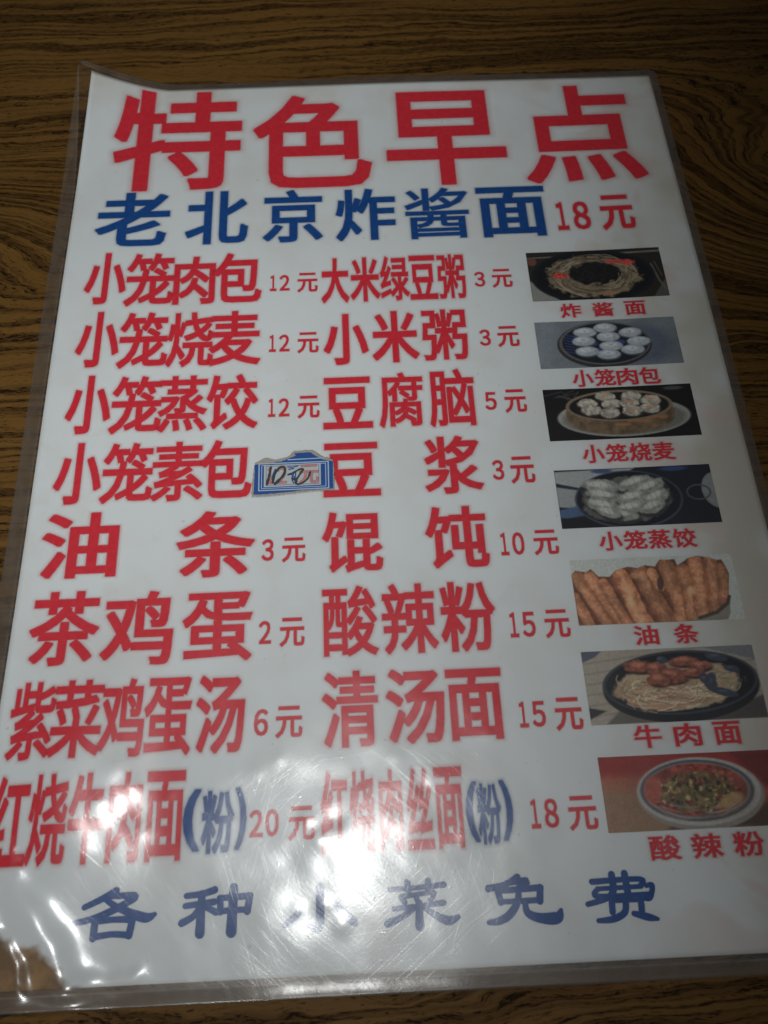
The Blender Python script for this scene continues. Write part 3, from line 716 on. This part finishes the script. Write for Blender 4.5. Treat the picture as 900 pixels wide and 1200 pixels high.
def photo_beef_noodles():
    k = Canvas(45.9, 19.5, (128, 119, 106)); W, H = k.w, k.h
    for i in range(14): k.put(k.stroke([(0, 2 + i * 1.4), (W, -3 + i * 1.4)], .22, .4) * .35, (84, 74, 62) if i % 2 else (128, 116, 98))
    k.put(k.poly([(0, 0), (5.5, 0), (3.5, 1.6), (0, 3)], .4), (62, 66, 80)); k.put(k.poly([(0, 15), (4.5, 16), (0, 18)], .4), (36, 34, 38)); k.put(k.poly([(32, 0), (W, 0), (W, 4)], .5), (92, 94, 98))
    k.put(k.poly([(26, H), (W, 13.5), (W, H)], .8), (62, 58, 54)); k.put(k.poly([(4, H), (8, 16), (24, H)], .8), (80, 74, 66))
    k.put(k.ell(25, 10.5, 20.6, 9.2, .03, -2), (20, 21, 28)); k.put(k.ell(25, 9.2, 20.6, 8.5, .025, -2), (44, 48, 58)); k.put(k.ell(25, 9.2, 19.7, 7.9, .04, -2), (16, 17, 24))
    m = k.ell(24.4, 10.2, 16.8, 6.3, .08, -3, warp=.2, seed=5); k.put(m, (138, 118, 90)); k.mottle(m, .18, .4, 2)
    k.arcs(24, 9.2, 6, 1.5, 16.6, 6.3, 70, [(172, 152, 120), (150, 128, 98), (118, 94, 68), (182, 164, 134), (150, 92, 62)], .16, 8, 0.2, 3.2, 1.0)
    k.arcs(35, 8.8, 1.5, 1.0, 6, 4.2, 40, [(140, 128, 100), (120, 108, 84), (96, 86, 70), (160, 104, 66)], .15, 9)
    k.arcs(19, 12.5, 1, .8, 10, 4.5, 70, [(178, 160, 130), (146, 124, 94), (100, 80, 58), (160, 104, 74)], .15, 14)
    for i, (x, y, rx, ry) in enumerate(((15, 4.6, 4.2, 1.7), (19, 5.2, 3, 1.6), (27, 3.6, 4.2, 1.4), (31, 5, 3, 1.3), (23, 7.4, 4.4, 2.1), (19.5, 8.2, 3.2, 1.8), (29, 6.8, 2.6, 1.2))):
        k.put(k.ell(x + .3, y + .6, rx, ry, .3), (58, 30, 24)); q = k.ell(x, y, rx, ry, .25, warp=.6, seed=i + 3, wf=.9); k.put(q, (116, 58, 44)); k.mottle(q, .4, 1.1, i); k.put(k.ell(x - .4, y - .5, rx * .45, ry * .4, .7) * .6, (182, 104, 74))
    for i, (x, y, rx, ry) in enumerate(((35.5, 2.8, 3.2, 1.1), (33, 9.4, 1.6, 2.2), (31.5, 8.6, 1.3, 1.4), (36, 12.4, 3.6, 1.0), (39, 6.2, 2, .9), (21, 3, 1.3, 1))):
        k.put(k.ell(x, y, rx, ry, .3, 15, warp=.5, seed=i), (42, 50, 66)); k.put(k.ell(x - .3, y - .3, rx * .4, ry * .3, .8) * .5, (84, 92, 104))
    k.build(46.9, -75.2, 'printed photo of beef noodles in an oval black dish', 2.1)
def photo_sour_noodles():
    k = Canvas(44.6, 18.1, (136, 98, 72)); W, H = k.w, k.h
    k.put(np.clip((9.5 + .12 * k.X - k.Y) / 6, 0, 1), (150, 62, 46)); k.put(np.clip((4.6 - k.Y) / 2 + .5, 0, 1), (140, 34, 30)); k.put(k.poly([(33, 0), (W, 0), (W, H), (36, H), (42, 10)], 2.0), (104, 24, 22)); k.put(k.poly([(15, H), (18, 14.5), (40, 13), (W, H)], 1.5), (72, 50, 36))
    k.mottle(np.ones(len(k.X)), .1, .15, 8)
    k.put(k.ell(24.3, 9.9, 15.8, 8.7, .03), (120, 112, 104)); k.put(k.ell(24.0, 9.2, 15.4, 8.2, .05), (150, 146, 138)); k.put(k.ell(23.6, 9.0, 14.2, 7.4, .05), (66, 70, 88)); k.put(k.ell(23.6, 9.0, 13.3, 6.8, .04), (118, 106, 98)); 
    m = k.ell(23.4, 8.8, 12.7, 6.3, .06); k.put(m, (134, 48, 38)); k.mottle(m, .45, .5, 6); k.put(k.ell(27, 10.5, 9, 5, .6) * .6, (96, 66, 44))
    q = k.ell(23.5, 9.6, 9.2, 4.6, .3, warp=.6, seed=3); k.put(q, (104, 82, 46)); k.mottle(q, .45, .8, 7)
    r = np.random.default_rng(4)
    cols = [(150, 122, 68), (70, 66, 34), (44, 34, 26), (176, 148, 96), (86, 92, 48), (120, 40, 28), (60, 48, 30)]
    for i in range(170):
        a, t = r.uniform(0, 6.28), math.sqrt(r.random()); k.put(k.ell(23.4 + 9.6 * t * math.cos(a), 9.4 + 4.8 * t * math.sin(a), r.uniform(.25, .75), r.uniform(.2, .6), .5, r.uniform(0, 180)) * .85, cols[r.integers(len(cols))])
    for i in range(46): a = r.uniform(0, 6.28); t = r.uniform(.8, 1); k.put(k.ell(23.4 + 12.2 * t * math.cos(a), 8.8 + 6 * t * math.sin(a), r.uniform(.3, .9), r.uniform(.2, .5), .6) * .7, [(186, 74, 52), (110, 24, 22), (160, 100, 70)][r.integers(3)])
    k.put(k.ell(31.5, 11.8, 3.2, 1.7, .4, -20) * .9, (160, 122, 74)); k.put(k.ell(12.5, 8.6, 2.2, 3.4, .4, 10) * .8, (166, 70, 54))
    k.arcs(23.6, 9, 8, 4.5, 13, 6.6, 20, [(70, 74, 92), (150, 130, 116)], .13, 6, .6, 2.5, .8, .6)
    k.build(47.2, -102.8, 'printed photo of a red soup in a blue rimmed white bowl', 1.75)
for fn in (photo_sauce_noodles, photo_buns, photo_shaomai, photo_dumplings, photo_dough_sticks, photo_beef_noodles, photo_sour_noodles): fn()

# ------------------------------------------------------------------ torn blue price sticker on the film
def flat(name, pts, z, mat, parent, step=2.0):
    bm = bmesh.new()
    f = bm.faces.new([bm.verts.new((x, y, 0)) for x, y in pts]); bmesh.ops.triangulate(bm, faces=[f])
    bm.verts.ensure_lookup_table()
    V = np.array([v.co[:2] for v in bm.verts]); F = [[v.index for v in q.verts] for q in bm.faces]; bm.free()
    V, F = cut_grid(V, F, step)
    return link(name, place(V, z), F, mat, parent, smooth=False)
def frame(name, x0, x1, y0, y1, wd, z, mat, parent):
    o = [(x0, y0), (x1, y0), (x1, y1), (x0, y1)]; i = [(x0 + wd, y0 + wd), (x1 - wd, y0 + wd), (x1 - wd, y1 - wd), (x0 + wd, y1 - wd)]
    v = []; f = []
    for k in range(4):
        a, b, c, d = o[k], o[(k + 1) % 4], i[(k + 1) % 4], i[k]; base = len(v); n_ = 8
        for t in np.linspace(0, 1, n_):
            v.append((a[0] + (b[0] - a[0]) * t, a[1] + (b[1] - a[1]) * t)); v.append((d[0] + (c[0] - d[0]) * t, d[1] + (c[1] - d[1]) * t))
        for t in range(n_ - 1): f.append([base + 2 * t, base + 2 * t + 2, base + 2 * t + 3, base + 2 * t + 1])
    return link(name, place(v, z), f, mat, parent, smooth=False)
def torn(pts, amp, step=.45, seed=1):
    r = np.random.default_rng(seed); out = []
    for a, b in zip(pts, pts[1:] + pts[:1]):
        a, b = np.array(a), np.array(b); L = np.linalg.norm(b - a); n_ = max(2, int(L / step))
        nn = np.array([-(b - a)[1], (b - a)[0]]) / L
        for t in range(n_): out.append(tuple(a + (b - a) * t / n_ + nn * r.uniform(-amp, amp)))
    return out
def cut_grid(v, f, step=4.0):
    bm = bmesh.new()
    vs = [bm.verts.new((p[0], p[1], 0)) for p in v]
    for q in f: bm.faces.new([vs[i] for i in q])
    for ax in (0, 1):
        a, b = v[:, ax].min(), v[:, ax].max()
        k = math.ceil(a / step)
        while k * step < b:
            co = [0, 0, 0]; no = [0, 0, 0]; co[ax] = k * step; no[ax] = 1
            bmesh.ops.bisect_plane(bm, geom=bm.verts[:] + bm.edges[:] + bm.faces[:], plane_co=co, plane_no=no)
            k += 1
    bm.verts.ensure_lookup_table(); bm.verts.index_update()
    V = np.array([p.co[:2] for p in bm.verts]); F = []
    for q in bm.faces:
        q.normal_update()
        idx = [p.index for p in q.verts]
        F.append(idx if q.normal.z >= 0 else idx[::-1])
    bm.free()
    return V, F
def build_sticker():
    st = bpy.data.objects.new('price_sticker', None); COL.objects.link(st); st.parent = menu
    st['label'] = 'torn blue framed price sticker with handwriting'
    m_back = mat_plain('torn_sticker_paper', (.36, .325, .28)); m_blue = mat_plain('sticker_blue', (.024, .085, .30), .5, .35)
    m_line = mat_plain('sticker_pale_line', (.42, .52, .66), .5, .1); m_pan = mat_plain('sticker_panel', (.47, .505, .52), .5, .06)
    m_pen = mat_plain('black_pen', (.06, .058, .06), .4, .2)
    out = [(-41.4, -24.9), (-36, -24.9), (-30, -24.4), (-24, -23.9), (-17.5, -23.6), (-17.4, -18), (-17.6, -13.6), (-20.6, -12.6), (-22.4, -11.2), (-24.0, -10.1), (-29.2, -10.3), (-31, -12.0), (-34.6, -13.1), (-37.6, -12.2), (-40.6, -13.8), (-41.2, -19)]
    flat('sticker_backing', torn(out, .14, .4, 3), .62, m_back, st)
    blu = [(-40.8, -24.3), (-34, -24.1), (-26, -23.4), (-17.8, -23.3), (-17.7, -14.2), (-20.9, -13.4), (-22.9, -11.9), (-24.2, -10.8), (-29.0, -10.9), (-28.6, -11.9), (-30.8, -12.6), (-32.8, -13.6), (-37, -14.0), (-40.6, -14.4)]
    flat('blue_frame', torn(blu, .10, .5, 5), .66, m_blue, st)
    for k, (d, wd) in enumerate(((1.5, .35), (2.35, .22))):
        frame('frame_line', -41.0 + d, -17.4 - d, -24.5 + d * .85, -12.9 - d * .75, wd, .70, m_line, st)
    flat('crest_line', [(-31, -13.3), (-20.2, -13.1), (-20.2, -12.8), (-31, -12.95)],   .70, m_line, st)
    flat('sticker_panel', [(-37.9, -22.0), (-21.3, -21.9), (-21.3, -14.6), (-37.9, -14.7)], .70, m_pan, st)
    frame('panel_line', -37.3, -21.8, -21.5, -15.1, .13, .73, m_blue, st)
    lettering('printed_price', [*digits('12', -37.0, -31.2, -21.0, -15.5, .02), ('元', -27.6, -21.9, -21.3, -15.0, .02)], bleed=.1, tail=.05, step=.15, parent=st, lift=.67, mat=mat_ink('faded_red_print', (.50, .20, .20), (.55, .26, .25)))
    V, F = [], []
    strokes = [[(-35.9, -15.5), (-36.3, -18), (-37.0, -21.2)], [(-35.3, -20.6), (-34.8, -18), (-33.6, -16.0), (-32.4, -15.5), (-31.7, -16.4), (-32.4, -18.6), (-34.0, -20.3), (-34.6, -21.0)],
               [(-30.8, -18.2), (-29.3, -17.6), (-27.6, -16.6), (-26.6, -16.4)], [(-26.4, -16.6), (-27.4, -18.2), (-28.6, -20.4), (-28.2, -21.4), (-27.0, -21.2), (-25.2, -19.8), (-24.4, -17.6)], [(-29.6, -19.4), (-28.4, -20.4)]]
    for i, s_ in enumerate(strokes): ribbon([(x, y, .38 if i < 2 else .31) for x, y in s_], .80 + i * .002, V, F, .15)
    link('handwriting', np.vstack(V), F, m_pen, st, smooth=False)
    V, F = [], []
    for i, s_ in enumerate(([(-34.6, -16.3), (-35.4, -18.6), (-35.2, -20.4), (-34.0, -20.9), (-33.0, -19.6)], [(-30.9, -15.6), (-29.6, -15.7), (-28.0, -15.4)], [(-30.6, -16.4), (-29.2, -16.2)], [(-30.3, -17.9), (-29.2, -18.8), (-28.2, -20.6)], [(-29.0, -17.2), (-29.7, -19.4), (-29.2, -21.0)], [(-28.6, -17.6), (-28.9, -20.2)])):
        ribbon([(x, y, .20) for x, y in s_], .77 + i * .002, V, F, .2)
    link('pen_scribble', np.vstack(V), F, m_blue, st, smooth=False)
build_sticker()
